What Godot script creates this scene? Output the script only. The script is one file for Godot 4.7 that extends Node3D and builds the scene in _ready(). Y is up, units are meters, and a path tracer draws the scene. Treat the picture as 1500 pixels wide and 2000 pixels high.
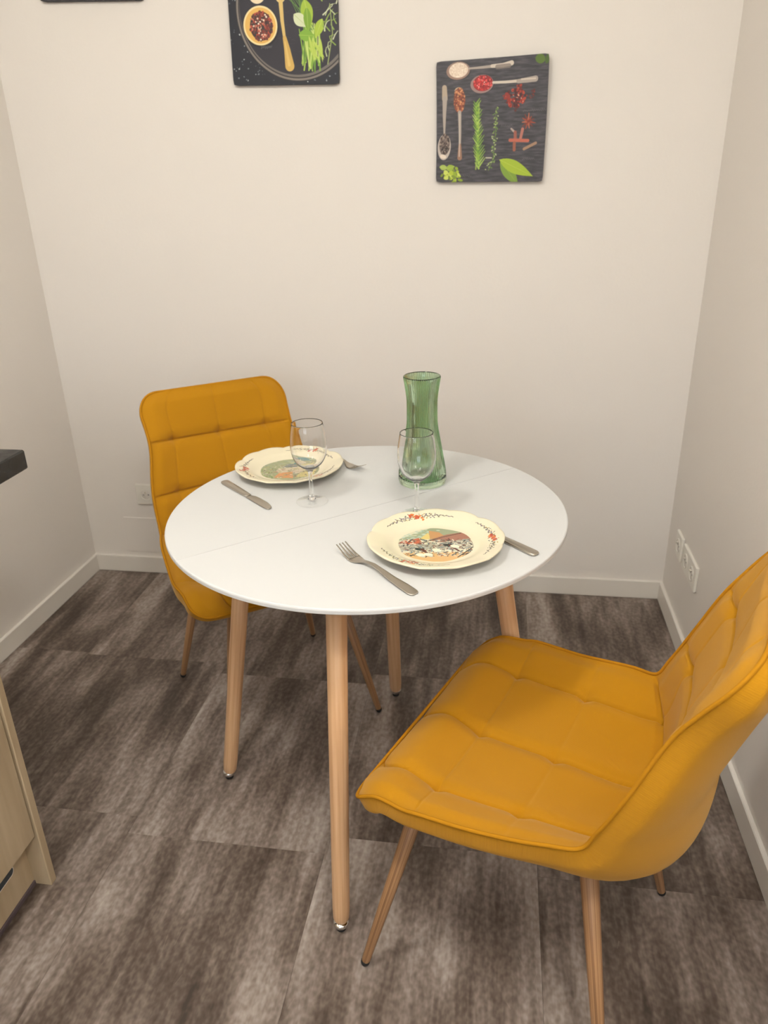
extends Node3D

# ---------------------------------------------------------------- numbers measured from the photograph
const XL := -1.397
const XR := 0.717
const ZF := 4.3
const CEIL := 2.5
const TABLE := Vector3(-0.124, 0.0, 1.029)
const TOP_Y := 0.75
# chair profile: eight stations from the front edge of the seat over the seam to the top of the back
const CZ := [0.217, 0.164, 0.099, -0.04, -0.201, -0.234, -0.279, -0.315]
const CY := [0.430, 0.457, 0.44, 0.44, 0.45, 0.59, 0.723, 0.852]
const CW := [0.256, 0.257, 0.263, 0.249, 0.229, 0.225, 0.203, 0.213]
const CH := [0.007, 0.023, 0.048, 0.055, 0.083, 0.045, 0.035, -0.006]
const UL := 0.66

var M := {}
var used := {}
var rng := RandomNumberGenerator.new()


func _ready() -> void:
	rng.seed = 20240611
	set_camera_and_light()
	make_materials()
	build_room()
	build_unseen_lamps()
	build_table()
	build_chairs()
	build_kitchen()
	build_outlets()
	build_pictures()
	build_tableware()


# ---------------------------------------------------------------- camera, sky, exposure
func set_camera_and_light() -> void:
	var cam := Camera3D.new()
	cam.name = "camera"
	var at := CameraAttributesPhysical.new()
	at.frustum_focal_length = 12.0 / (1000.0 / 1468.525)
	at.frustum_focus_distance = 1.3
	at.exposure_aperture = 4.0
	cam.attributes = at
	add_child(cam)
	cam.position = Vector3(0.1369, 1.3542, 2.4136)
	cam.rotation = Vector3(-0.4110, 0.1616, -0.0268)
	cam.current = true
	var we := WorldEnvironment.new()
	we.name = "environment"
	var e := Environment.new()
	e.background_mode = Environment.BG_SKY
	var sky := Sky.new()
	var sm := ProceduralSkyMaterial.new()
	sm.sky_top_color = Color(0.70, 0.76, 0.84)
	sm.sky_horizon_color = Color(0.88, 0.89, 0.90)
	sm.ground_horizon_color = Color(0.72, 0.72, 0.70)
	sm.ground_bottom_color = Color(0.45, 0.43, 0.40)
	sm.energy_multiplier = 8.0
	sky.sky_material = sm
	e.sky = sky
	e.tonemap_mode = Environment.TONE_MAPPER_LINEAR
	e.tonemap_exposure = 1.0
	e.sdfgi_enabled = true
	e.ssao_enabled = true
	e.ssil_enabled = true
	we.environment = e
	add_child(we)


# ---------------------------------------------------------------- node helpers
func numbered(called: String) -> String:
	if not used.has(called):
		used[called] = 0
		return called
	used[called] += 1
	return "%s_%03d" % [called, used[called]]


func tag(o: Node, label: String, category: String, group := "") -> void:
	o.set_meta("label", label)
	o.set_meta("category", category)
	if group != "":
		o.set_meta("group", group)


func thing(called: String, label: String, category: String, at := Vector3.ZERO, turn := 0.0, group := "") -> Node3D:
	var o := Node3D.new()
	o.name = numbered(called)
	add_child(o)
	o.position = at
	o.rotation.y = turn
	tag(o, label, category, group)
	return o


func part(called: String, mesh: Mesh, m: Material, parent: Node, at := Transform3D.IDENTITY) -> MeshInstance3D:
	var o := MeshInstance3D.new()
	o.name = numbered(called) if parent == self else called
	o.mesh = mesh
	o.material_override = m
	o.transform = at
	o.cast_shadow = GeometryInstance3D.SHADOW_CASTING_SETTING_ON
	parent.add_child(o, true)
	return o


func struct(called: String) -> Node3D:
	var o := Node3D.new()
	o.name = called
	o.set_meta("kind", "structure")
	add_child(o)
	return o


# ---------------------------------------------------------------- mesh helpers
func begin() -> SurfaceTool:
	var st := SurfaceTool.new()
	st.begin(Mesh.PRIMITIVE_TRIANGLES)
	return st


func finish(st: SurfaceTool) -> ArrayMesh:
	st.generate_normals()
	return st.commit()


func vert(st: SurfaceTool, p: Vector3, uv: Vector2) -> void:
	st.set_uv(uv)
	st.add_vertex(p)


# corners counter-clockwise as seen from outside
func quad(st: SurfaceTool, a: Vector3, b: Vector3, c: Vector3, d: Vector3, ua := Vector2.ZERO, ub := Vector2.RIGHT, uc := Vector2.ONE, ud := Vector2.DOWN) -> void:
	vert(st, a, ua)
	vert(st, c, uc)
	vert(st, b, ub)
	vert(st, a, ua)
	vert(st, d, ud)
	vert(st, c, uc)


# a convex polygon, turned so that it faces away from the centre
func face(st: SurfaceTool, pts: Array, from: Vector3) -> void:
	var n: Vector3 = (pts[1] - pts[0]).cross(pts[2] - pts[0])
	var mid := Vector3.ZERO
	for p in pts:
		mid += p
	mid /= pts.size()
	var ps := pts.duplicate()
	if n.dot(mid - from) < 0.0:
		ps.reverse()
	var ax := n.abs().max_axis_index()
	for i in range(1, ps.size() - 1):
		for p in [ps[0], ps[i + 1], ps[i]]:
			var uv := Vector2(p.z, p.y) if ax == 0 else (Vector2(p.x, p.z) if ax == 1 else Vector2(p.x, p.y))
			vert(st, p, uv)


# box with chamfered edges, lo .. hi
func cbox(lo: Vector3, hi: Vector3, ch := 0.001) -> ArrayMesh:
	var st := begin()
	st.set_smooth_group(-1)
	add_cbox(st, lo, hi, ch)
	return finish(st)


func add_cbox(st: SurfaceTool, lo: Vector3, hi: Vector3, ch: float) -> void:
	var c := (lo + hi) / 2.0
	var h := (hi - lo) / 2.0
	for ax in 3:
		var b := (ax + 1) % 3
		var d := (ax + 2) % 3
		for s in [-1.0, 1.0]:
			var pts := []
			for k in [[-1, -1], [1, -1], [1, 1], [-1, 1]]:
				var p := Vector3.ZERO
				p[ax] = s * h[ax]
				p[b] = k[0] * (h[b] - ch)
				p[d] = k[1] * (h[d] - ch)
				pts.append(c + p)
			face(st, pts, c)
	for ax in 3:
		var b := (ax + 1) % 3
		var d := (ax + 2) % 3
		for sb in [-1.0, 1.0]:
			for sd in [-1.0, 1.0]:
				var pts := []
				for k in [[-1, 0], [1, 0], [1, 1], [-1, 1]]:
					var p := Vector3.ZERO
					p[ax] = k[0] * (h[ax] - ch)
					p[b] = sb * (h[b] - (ch if k[1] == 1 else 0.0))
					p[d] = sd * (h[d] - (0.0 if k[1] == 1 else ch))
					pts.append(c + p)
				face(st, pts, c)
	for sx in [-1.0, 1.0]:
		for sy in [-1.0, 1.0]:
			for sz in [-1.0, 1.0]:
				var sg := Vector3(sx, sy, sz)
				var pts := []
				for k in 3:
					var q := h - Vector3.ONE * ch
					q[k] = h[k]
					pts.append(c + q * sg)
				face(st, pts, c)


# profile of Vector2(radius, height); outward faces when the profile runs from the bottom up
func lathe(profile: Array, n: int, shape = null, flat_uv := 0.0) -> ArrayMesh:
	var st := begin()
	var ring := []
	var run := 0.0
	var lens := []
	for i in profile.size():
		if i > 0:
			run += profile[i].distance_to(profile[i - 1])
		lens.append(run)
		var row := []
		for j in n + 1:
			var a := TAU * (j % n) / n
			var q: Vector2 = profile[i]
			if shape != null:
				q = shape.call(i, a, q)
			row.append(Vector3(cos(a) * q.x, q.y, -sin(a) * q.x))
		ring.append(row)
	for i in profile.size() - 1:
		for j in n:
			var a: Vector3 = ring[i][j]
			var b: Vector3 = ring[i][j + 1]
			var c: Vector3 = ring[i + 1][j + 1]
			var d: Vector3 = ring[i + 1][j]
			var us := []
			for w in [[i, j, a], [i, j + 1, b], [i + 1, j + 1, c], [i + 1, j, d]]:
				if flat_uv > 0.0:
					us.append(Vector2(0.5 + w[2].x / flat_uv, 0.5 + w[2].z / flat_uv))
				else:
					us.append(Vector2(float(w[1]) / n, lens[w[0]]))
			if profile[i].x < 1e-6 and not shape != null:
				tri(st, a, c, d, us[0], us[2], us[3])
			elif profile[i + 1].x < 1e-6 and not shape != null:
				tri(st, a, b, c, us[0], us[1], us[2])
			else:
				quad(st, a, b, c, d, us[0], us[1], us[2], us[3])
	return finish(st)


func tri(st: SurfaceTool, a: Vector3, b: Vector3, c: Vector3, ua: Vector2, ub: Vector2, uc: Vector2) -> void:
	vert(st, a, ua)
	vert(st, c, uc)
	vert(st, b, ub)


# round tube along points
func tube(points: Array, radius: float, n: int, closed := false) -> ArrayMesh:
	var st := begin()
	var rows := []
	var count := points.size()
	var up := Vector3.UP
	var prev := Vector3.ZERO
	for i in count:
		var a: Vector3 = points[(i - 1 + count) % count] if closed or i > 0 else points[0]
		var b: Vector3 = points[(i + 1) % count] if closed or i < count - 1 else points[count - 1]
		var t := (b - a).normalized()
		if i == 0:
			prev = t.cross(up if absf(t.y) < 0.9 else Vector3.RIGHT).normalized()
		var x := (prev - t * prev.dot(t)).normalized()
		prev = x
		var y := t.cross(x)
		var row := []
		for j in n:
			var w := TAU * j / n
			row.append(points[i] + (x * cos(w) + y * sin(w)) * radius)
		rows.append(row)
	for i in (count if closed else count - 1):
		var k := (i + 1) % count
		for j in n:
			var l := (j + 1) % n
			quad(st, rows[i][j], rows[i][l], rows[k][l], rows[k][j])
	return finish(st)


# a bar through stations [centre, half width (x), half thickness (y)] running along z
func loft(stations: Array) -> ArrayMesh:
	var st := begin()
	var shape := []
	for k in 12:
		var a := TAU * k / 12.0
		shape.append(Vector2(signf(cos(a)) * pow(absf(cos(a)), 0.45), signf(sin(a)) * pow(absf(sin(a)), 0.45)))
	var rows := []
	for s in stations:
		var row := []
		for q in shape:
			row.append(s[0] + Vector3(q.x * s[1], q.y * s[2], 0))
		rows.append(row)
	for i in rows.size() - 1:
		for k in 12:
			var l := (k + 1) % 12
			quad(st, rows[i][k], rows[i][l], rows[i + 1][l], rows[i + 1][k])
	for e in [0, rows.size() - 1]:
		for k in 12:
			var l := (k + 1) % 12
			if e == 0:
				tri(st, stations[0][0], rows[0][l], rows[0][k], Vector2.ZERO, Vector2.ZERO, Vector2.ZERO)
			else:
				tri(st, stations[e][0], rows[e][k], rows[e][l], Vector2.ZERO, Vector2.ZERO, Vector2.ZERO)
	return finish(st)


func along(a: Vector3, b: Vector3) -> Transform3D:
	var y := (b - a).normalized()
	var x := y.cross(Vector3.BACK if absf(y.z) < 0.9 else Vector3.RIGHT).normalized()
	return Transform3D(Basis(x, y, x.cross(y)), a)


# ---------------------------------------------------------------- textures
func noise(seed_: int, freq: float, octaves := 4) -> FastNoiseLite:
	var n := FastNoiseLite.new()
	n.noise_type = FastNoiseLite.TYPE_SIMPLEX_SMOOTH
	n.seed = seed_
	n.frequency = freq
	n.fractal_octaves = octaves
	return n


func tex(img: Image) -> ImageTexture:
	img.generate_mipmaps()
	return ImageTexture.create_from_image(img)


func lin(r: float, g: float, b: float, a := 1.0) -> Color:
	var c := Color(r, g, b).linear_to_srgb()
	c.a = a
	return c


func ramp(stops: Array, t: float) -> Color:
	t = clampf(t, 0.0, 1.0) * (stops.size() - 1)
	var i := mini(int(t), stops.size() - 2)
	return stops[i].lerp(stops[i + 1], t - i)


# worn wood-concrete print of one floor tile, streaks along the height of the image
func floor_image(seed_: int, lift: float) -> Image:
	var w := 384
	var h := 512
	var img := Image.create(w, h, false, Image.FORMAT_RGB8)
	var broad := noise(seed_, 1.0, 3)
	var streak := noise(seed_ + 7, 1.0, 4)
	var fine := noise(seed_ + 13, 1.0, 3)
	var fleck := noise(seed_ + 29, 1.0, 2)
	var cols := [Color8(60, 49, 42), Color8(89, 76, 67), Color8(123, 110, 101), Color8(157, 145, 137), Color8(184, 174, 167)]
	for y in h:
		var v := float(y) / h * 0.62
		for x in w:
			var u := float(x) / w * 0.463
			var a := broad.get_noise_2d(u * 5.5, v * 2.2)
			var b := streak.get_noise_2d(u * 17.0, v * 2.6)
			var c := fine.get_noise_2d(u * 120.0, v * 14.0)
			var d := fleck.get_noise_2d(u * 70.0, v * 48.0)
			var e := fine.get_noise_2d(u * 46.0 + 9.0, v * 2.4)
			var band := 0.13 * exp(-pow((u - 0.035) / 0.045, 2.0)) * (0.8 + b)
			var t := 0.40 + lift + band + a * 0.36 + b * 0.22 + c * 0.08 + d * 0.17 + e * 0.13
			var col := ramp(cols, t)
			img.set_pixel(x, y, col)
	for k in 26:
		var p := Vector2(rng.randf() * w, rng.randf() * h)
		var q := p + Vector2(rng.randfn(0, 5), rng.randf_range(6, 34))
		stroke(img, [p, q], 0.5, 0.5, Color8(170, 158, 150), 0.35)
	return img


func wood_image(seed_: int, cols: Array, rings: float, w := 256, h := 512) -> Image:
	var img := Image.create(w, h, false, Image.FORMAT_RGB8)
	var warp := noise(seed_, 1.0, 2)
	var grain := noise(seed_ + 3, 1.0, 3)
	for y in h:
		for x in w:
			var u := float(x) / w
			var v := float(y) / h
			# wraps round in u
			var cu := Vector2(cos(u * TAU), sin(u * TAU))
			var a := warp.get_noise_3d(cu.x * 1.2, cu.y * 1.2, v * 1.6)
			var g := grain.get_noise_3d(cu.x * rings, cu.y * rings, v * 2.2)
			img.set_pixel(x, y, ramp(cols, 0.5 + a * 0.35 + g * 0.55))
	return img


func weave_image() -> Image:
	var n := 128
	var img := Image.create(n, n, false, Image.FORMAT_L8)
	var ns := noise(5, 0.35, 2)
	for y in n:
		for x in n:
			var diag := 0.5 + 0.5 * sin(TAU * (x + y) / 8.0)
			var yarn := 0.5 + 0.5 * sin(TAU * y / 4.0)
			img.set_pixel(x, y, Color.from_hsv(0, 0, clampf(0.55 * diag + 0.25 * yarn + 0.2 * (0.5 + 0.5 * ns.get_noise_2d(x, y)), 0, 1)))
	return img


func cloth_image() -> Image:
	var n := 256
	var img := Image.create(n, n, false, Image.FORMAT_RGB8)
	var ns := noise(11, 0.32, 3)
	for y in n:
		for x in n:
			var t := 0.5 + 0.5 * ns.get_noise_2d(x, y) + rng.randf_range(-0.16, 0.16)
			var k := lerpf(0.86, 1.0, clampf(t, 0, 1))
			img.set_pixel(x, y, Color(k, k, k))
	return img


# ---------------------------------------------------------------- painting of prints
func over(img: Image, x: int, y: int, c: Color, a: float) -> void:
	if x >= 0 and y >= 0 and x < img.get_width() and y < img.get_height() and a > 0.0:
		img.set_pixel(x, y, img.get_pixel(x, y).lerp(c, minf(a, 1.0)))


func oval(img: Image, c: Vector2, rx: float, ry: float, rot: float, col: Color, a := 1.0) -> void:
	var r := int(maxf(rx, ry)) + 2
	var cs := cos(-rot)
	var sn := sin(-rot)
	for y in range(int(c.y) - r, int(c.y) + r + 1):
		for x in range(int(c.x) - r, int(c.x) + r + 1):
			var d := Vector2(x, y) - c
			var q := Vector2((d.x * cs - d.y * sn) / rx, (d.x * sn + d.y * cs) / ry)
			var e := (1.0 - q.length()) * minf(rx, ry) + 0.5
			if e > 0.0:
				over(img, x, y, col, a * minf(e, 1.0))


func stroke(img: Image, pts: Array, w0: float, w1: float, col: Color, a := 1.0) -> void:
	var total := 0.0
	for i in pts.size() - 1:
		total += pts[i].distance_to(pts[i + 1])
	var gone := 0.0
	for i in pts.size() - 1:
		var p: Vector2 = pts[i]
		var q: Vector2 = pts[i + 1]
		var len := p.distance_to(q)
		var wa := lerpf(w0, w1, gone / maxf(total, 0.001))
		var wb := lerpf(w0, w1, (gone + len) / maxf(total, 0.001))
		gone += len
		var m := maxf(wa, wb) + 1.0
		for y in range(int(minf(p.y, q.y) - m), int(maxf(p.y, q.y) + m) + 1):
			for x in range(int(minf(p.x, q.x) - m), int(maxf(p.x, q.x) + m) + 1):
				var d := Vector2(x, y)
				var t := clampf((d - p).dot(q - p) / maxf(len * len, 0.001), 0, 1)
				var e := lerpf(wa, wb, t) - d.distance_to(p.lerp(q, t)) + 0.5
				if e > 0.0:
					over(img, x, y, col, a * minf(e, 1.0))


func poly(img: Image, pts: Array, col: Color, a := 1.0) -> void:
	var lo := Vector2(1e9, 1e9)
	var hi := -lo
	var pp := PackedVector2Array()
	for p in pts:
		lo = lo.min(p)
		hi = hi.max(p)
		pp.append(p)
	for y in range(int(lo.y), int(hi.y) + 2):
		for x in range(int(lo.x), int(hi.x) + 2):
			if Geometry2D.is_point_in_polygon(Vector2(x, y), pp):
				over(img, x, y, col, a)


# pointed leaf from a to b
func leaf(img: Image, a: Vector2, b: Vector2, width: float, col: Color, vein: Color) -> void:
	var n := (b - a).orthogonal().normalized()
	var pts := []
	for k in 13:
		var t := k / 12.0
		pts.append(a.lerp(b, t) + n * width * sin(PI * pow(t, 0.8)))
	for k in range(11, 0, -1):
		var t := k / 12.0
		pts.append(a.lerp(b, t) - n * width * sin(PI * pow(t, 0.8)))
	poly(img, pts, col)
	stroke(img, [a, b], 0.8, 0.4, vein, 0.8)


func grains(img: Image, c: Vector2, rx: float, ry: float, n: int, r: float, cols: Array) -> void:
	for k in n:
		var ang := rng.randf() * TAU
		var d := sqrt(rng.randf())
		var p := c + Vector2(cos(ang) * rx * d, sin(ang) * ry * d)
		var col: Color = cols[rng.randi() % cols.size()]
		var rr := r * rng.randf_range(0.7, 1.25)
		oval(img, p, rr, rr * rng.randf_range(0.75, 1.0), rng.randf() * PI, col)


func scribble(img: Image, at: Vector2, w: float, col: Color, a: float) -> void:
	var pts := []
	var n := int(w / 3.0)
	for k in n:
		pts.append(at + Vector2(w * k / n, 4.0 * sin(k * 2.1) + rng.randf_range(-2, 2)))
	stroke(img, pts, 0.8, 0.8, col, a)


# bowls, spoon and herbs on a dark tray
func print_tray() -> Image:
	var n := 512
	var img := Image.create(n, n, false, Image.FORMAT_RGB8)
	var s := float(n)
	img.fill(Color8(20, 24, 36))
	for k in 300:
		var p := Vector2(rng.randf(), rng.randf()) * s
		var r := rng.randf_range(1.2, 4.2)
		oval(img, p, r, r * 0.8, rng.randf() * PI, Color8(205, 210, 208), rng.randf_range(0.3, 0.95))
	var c := Vector2(0.63, 0.41) * s
	oval(img, c, 0.565 * s, 0.565 * s, 0, Color8(34, 32, 36))
	oval(img, c, 0.557 * s, 0.557 * s, 0, Color8(128, 120, 112))
	oval(img, c, 0.540 * s, 0.540 * s, 0, Color8(46, 42, 44))
	oval(img, c, 0.530 * s, 0.530 * s, 0, Color8(112, 104, 98))
	oval(img, c - Vector2(4, 6), 0.520 * s, 0.522 * s, 0, Color8(38, 36, 46))
	for k in 70:
		var p := c + Vector2(rng.randfn(0, 0.2), rng.randfn(0, 0.2)) * s
		stroke(img, [p, p + Vector2(rng.randf_range(10, 40), rng.randf_range(-6, 6))], 1.6, 0.6, Color8(70, 64, 76), 0.35)
	# white bowl above, yellow bowl with pepper
	oval(img, Vector2(0.27, 0.27) * s, 0.085 * s, 0.095 * s, 0, Color8(232, 214, 180))
	oval(img, Vector2(0.27, 0.26) * s, 0.066 * s, 0.075 * s, 0, Color8(240, 226, 222))
	var b := Vector2(0.288, 0.531) * s
	oval(img, b + Vector2(3, 5), 0.166 * s, 0.160 * s, 0, Color8(16, 16, 24))
	oval(img, b, 0.158 * s, 0.153 * s, 0, Color8(240, 218, 160))
	oval(img, b, 0.143 * s, 0.138 * s, 0, Color8(224, 178, 92))
	oval(img, b + Vector2(4, 2), 0.105 * s, 0.112 * s, 0, Color8(58, 28, 26))
	grains(img, b + Vector2(4, 2), 0.104 * s, 0.112 * s, 300, 5.2, [Color8(126, 44, 34), Color8(168, 66, 48), Color8(74, 38, 34), Color8(48, 42, 40), Color8(196, 116, 92), Color8(98, 50, 44)])
	grains(img, b + Vector2(4, 2), 0.096 * s, 0.104 * s, 22, 3.4, [Color8(240, 226, 204), Color8(228, 196, 170)])
	# brass spoon
	var gold := Color8(205, 168, 88)
	oval(img, Vector2(0.485, 0.275) * s, 0.058 * s, 0.088 * s, 0, Color8(222, 198, 132))
	stroke(img, [Vector2(0.485, 0.34) * s, Vector2(0.492, 0.5) * s, Vector2(0.508, 0.64) * s], 10, 6.5, Color8(214, 184, 112))
	stroke(img, [Vector2(0.508, 0.63) * s, Vector2(0.527, 0.72) * s, Vector2(0.545, 0.85) * s], 9, 22, gold)
	stroke(img, [Vector2(0.51, 0.66) * s, Vector2(0.54, 0.84) * s], 2, 7, Color8(226, 196, 118), 0.7)
	# chives and leaves
	for k in 46:
		var x0 := rng.randf_range(0.66, 0.83)
		var x1 := 0.5 * x0 + 0.375 + rng.randf_range(-0.07, 0.05)
		var g: Color = [Color8(128, 168, 52), Color8(96, 140, 44), Color8(168, 196, 82), Color8(196, 214, 120)][rng.randi() % 4]
		stroke(img, [Vector2(x1, rng.randf_range(0.52, 0.6)) * s, Vector2(x0, rng.randf_range(0.78, 0.9)) * s], 2.4, 3.2, g)
	for k in 14:
		stroke(img, [Vector2(rng.randf_range(0.55, 0.68), rng.randf_range(0.2, 0.34)) * s, Vector2(rng.randf_range(0.66, 0.78), rng.randf_range(0.42, 0.62)) * s], 1.2, 1.8, Color8(92, 132, 58))
	var vein := Color8(206, 220, 128)
	leaf(img, Vector2(0.70, 0.34) * s, Vector2(0.75, 0.56) * s, 0.055 * s, Color8(158, 186, 54), vein)
	leaf(img, Vector2(0.60, 0.45) * s, Vector2(0.72, 0.55) * s, 0.05 * s, Color8(208, 216, 178), Color8(150, 178, 70))
	leaf(img, Vector2(0.72, 0.40) * s, Vector2(0.73, 0.60) * s, 0.035 * s, Color8(118, 158, 38), vein)
	leaf(img, Vector2(0.64, 0.61) * s, Vector2(0.79, 0.62) * s, 0.046 * s, Color8(124, 168, 48), Color8(190, 210, 96))
	leaf(img, Vector2(0.86, 0.49) * s, Vector2(0.79, 0.64) * s, 0.04 * s, Color8(164, 190, 58), vein)
	for k in 8:
		leaf(img, Vector2(rng.randf_range(0.72, 0.84), rng.randf_range(0.62, 0.72)) * s, Vector2(rng.randf_range(0.76, 0.88), rng.randf_range(0.76, 0.84)) * s, 0.014 * s, Color8(176, 200, 78), vein)
	# pale curling herb at the right edge
	for k in 16:
		var p := Vector2(rng.randf_range(0.86, 0.99), rng.randf_range(0.34, 0.8)) * s
		var bow := rng.randf_range(-0.05, 0.05) * s
		stroke(img, [p, p + Vector2(bow, -18), p + Vector2(bow * 1.6 + 8, -34), p + Vector2(bow + 22, -42)], 2.8, 1.0, [Color8(178, 190, 140), Color8(206, 212, 176), Color8(140, 168, 70)][rng.randi() % 3])
	stroke(img, [Vector2(0.93, 0.38) * s, Vector2(0.95, 0.6) * s, Vector2(0.90, 0.84) * s], 2, 2.6, Color8(146, 160, 96))
	return img


# spoons, spices and herbs on dark boards
func print_spoons() -> Image:
	var n := 512
	var s := float(n)
	var img := Image.create(n, n, false, Image.FORMAT_RGB8)
	var a1 := noise(41, 1.0, 4)
	for y in n:
		for x in n:
			var t := 0.45 + 0.6 * a1.get_noise_2d(x * 0.011, y * 0.075) + rng.randf_range(-0.05, 0.05)
			img.set_pixel(x, y, ramp([Color8(40, 40, 46), Color8(66, 64, 70), Color8(96, 92, 96)], t))
	var uv := func(x: float, y: float) -> Vector2:
		var v := (y - (130.0 - 55.0 * (x - 80.0) / 1325.0)) / (1450.0 + 30.0 * (x - 80.0) / 1325.0)
		return Vector2((x - 82.0) / (1325.0 - 92.0 * v), v) * s
	var silver := Color8(168, 156, 146)
	var pale := Color8(206, 194, 180)
	# spoon with salt
	oval(img, uv.call(345, 250), 55, 34, -0.05, Color8(24, 24, 28), 0.6)
	oval(img, uv.call(340, 238), 54, 36, -0.05, Color8(150, 122, 108))
	oval(img, uv.call(345, 232), 44, 30, -0.05, Color8(226, 206, 186))
	grains(img, uv.call(345, 230), 42, 28, 120, 3.0, [Color8(240, 226, 208), Color8(214, 192, 170), Color8(232, 214, 196)])
	stroke(img, [uv.call(470, 215), uv.call(640, 205), uv.call(760, 195)], 4, 6, silver)
	stroke(img, [uv.call(740, 195), uv.call(870, 188), uv.call(970, 165)], 7, 10, pale)
	stroke(img, [uv.call(800, 205), uv.call(940, 195)], 9, 9, Color8(128, 116, 108), 0.8)
	# spoon with red berries
	oval(img, uv.call(625, 405), 54, 34, -0.05, Color8(26, 24, 28), 0.6)
	oval(img, uv.call(618, 395), 53, 37, -0.05, Color8(150, 124, 120))
	oval(img, uv.call(630, 385), 45, 32, -0.05, Color8(150, 34, 34))
	grains(img, uv.call(632, 383), 42, 29, 110, 4.6, [Color8(196, 40, 40), Color8(160, 28, 32), Color8(222, 84, 80), Color8(124, 20, 24)])
	grains(img, uv.call(632, 383), 38, 25, 10, 2.2, [Color8(240, 190, 180)])
	stroke(img, [uv.call(750, 380), uv.call(900, 378), uv.call(1050, 368)], 5, 6, pale)
	stroke(img, [uv.call(1040, 372), uv.call(1150, 360), uv.call(1240, 348)], 8, 12, silver)
	stroke(img, [uv.call(1080, 350), uv.call(1240, 345)], 3, 3, pale)
	# upright spoon with dark pepper
	stroke(img, [uv.call(175, 430), uv.call(178, 560)], 11, 13, Color8(176, 158, 138))
	stroke(img, [uv.call(178, 560), uv.call(172, 760), uv.call(172, 980)], 11, 4, silver)
	oval(img, uv.call(172, 1140), 31, 56, 0.06, Color8(190, 178, 168))
	oval(img, uv.call(176, 1110), 25, 46, 0.06, Color8(110, 96, 90))
	grains(img, uv.call(176, 1105), 24, 44, 120, 3.6, [Color8(60, 48, 44), Color8(98, 80, 72), Color8(150, 134, 122), Color8(44, 36, 34)])
	oval(img, uv.call(160, 1255), 15, 9, 0.2, Color8(226, 212, 196))
	# upright spoon with brown spice
	oval(img, uv.call(345, 470), 20, 15, 0, Color8(196, 170, 140))
	oval(img, uv.call(350, 580), 27, 52, 0, Color8(120, 66, 48))
	grains(img, uv.call(350, 575), 26, 50, 140, 4.0, [Color8(168, 92, 60), Color8(132, 64, 44), Color8(206, 142, 96), Color8(104, 52, 40)])
	stroke(img, [uv.call(352, 720), uv.call(356, 950), uv.call(356, 1120)], 8, 5, silver)
	stroke(img, [uv.call(356, 1110), uv.call(355, 1270)], 6, 11, Color8(150, 112, 90))
	stroke(img, [uv.call(352, 740), uv.call(350, 1250)], 2, 3, pale, 0.7)
	# rosemary
	var green := [Color8(136, 172, 58), Color8(104, 146, 50), Color8(160, 190, 84), Color8(122, 160, 62)]
	stroke(img, [uv.call(578, 620), uv.call(575, 900), uv.call(545, 1410)], 4, 3, Color8(150, 170, 84))
	for k in 40:
		var t := k / 39.0
		var base: Vector2 = uv.call(580 - 30 * t, 1400 - 780 * t)
		var side := -1.0 if k % 2 == 0 else 1.0
		var l := rng.randf_range(22, 44) * (1.0 - 0.35 * t)
		stroke(img, [base, base + Vector2(side * l * 0.75, -l)], 4.2, 1.2, green[rng.randi() % 4])
	# thyme
	stroke(img, [uv.call(780, 680), uv.call(770, 1000), uv.call(745, 1280), uv.call(692, 1420)], 1.6, 2.2, Color8(96, 116, 62))
	for k in 56:
		var t := k / 55.0
		var base: Vector2 = uv.call(780 - 40 * t - (50 * maxf(0, t - 0.8) * 5), 680 + 730 * t)
		oval(img, base + Vector2(rng.randf_range(-13, 13), rng.randf_range(-5, 5)), rng.randf_range(3, 6), 2.6, rng.randf() * PI, [Color8(136, 160, 84), Color8(94, 128, 58), Color8(172, 186, 128)][rng.randi() % 3])
	stroke(img, [uv.call(665, 1268), uv.call(725, 1268)], 3, 3, Color8(186, 178, 160))
	# dried chillies
	grains(img, uv.call(1010, 560), 46, 40, 80, 6.0, [Color8(140, 40, 30), Color8(98, 28, 26), Color8(176, 66, 46), Color8(70, 24, 24)])
	grains(img, uv.call(1050, 450), 14, 16, 14, 5.0, [Color8(150, 52, 36), Color8(100, 30, 26)])
	grains(img, uv.call(1180, 510), 20, 22, 14, 3.6, [Color8(92, 36, 34), Color8(120, 50, 42)])
	grains(img, uv.call(900, 545), 16, 14, 12, 5.0, [Color8(140, 44, 34)])
	grains(img, uv.call(1020, 570), 36, 30, 9, 2.6, [Color8(226, 160, 132)])
	grains(img, uv.call(1015, 690), 10, 10, 6, 3.4, [Color8(90, 34, 30)])
	# star anise
	for k in 11:
		var ang := TAU * k / 11.0 + 0.2
		var c: Vector2 = uv.call(1150, 835)
		stroke(img, [c, c + Vector2(cos(ang), sin(ang)) * rng.randf_range(24, 34)], 5, 1.8, [Color8(150, 66, 44), Color8(118, 50, 38), Color8(176, 96, 70)][k % 3])
	# cinnamon sticks
	var cin := Color8(182, 96, 76)
	stroke(img, [uv.call(955, 920), uv.call(1000, 965)], 4, 5, Color8(170, 154, 146))
	stroke(img, [uv.call(1000, 960), uv.call(1000, 1040)], 7, 7, Color8(150, 84, 70))
	stroke(img, [uv.call(1085, 925), uv.call(1060, 1040)], 7, 6, Color8(176, 110, 96))
	stroke(img, [uv.call(940, 1055), uv.call(1145, 1060)], 7, 7, cin)
	stroke(img, [uv.call(990, 1090), uv.call(988, 1170)], 7, 7, Color8(146, 82, 60))
	stroke(img, [uv.call(1100, 1160), uv.call(1235, 1088)], 6, 6, Color8(160, 126, 100))
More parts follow.
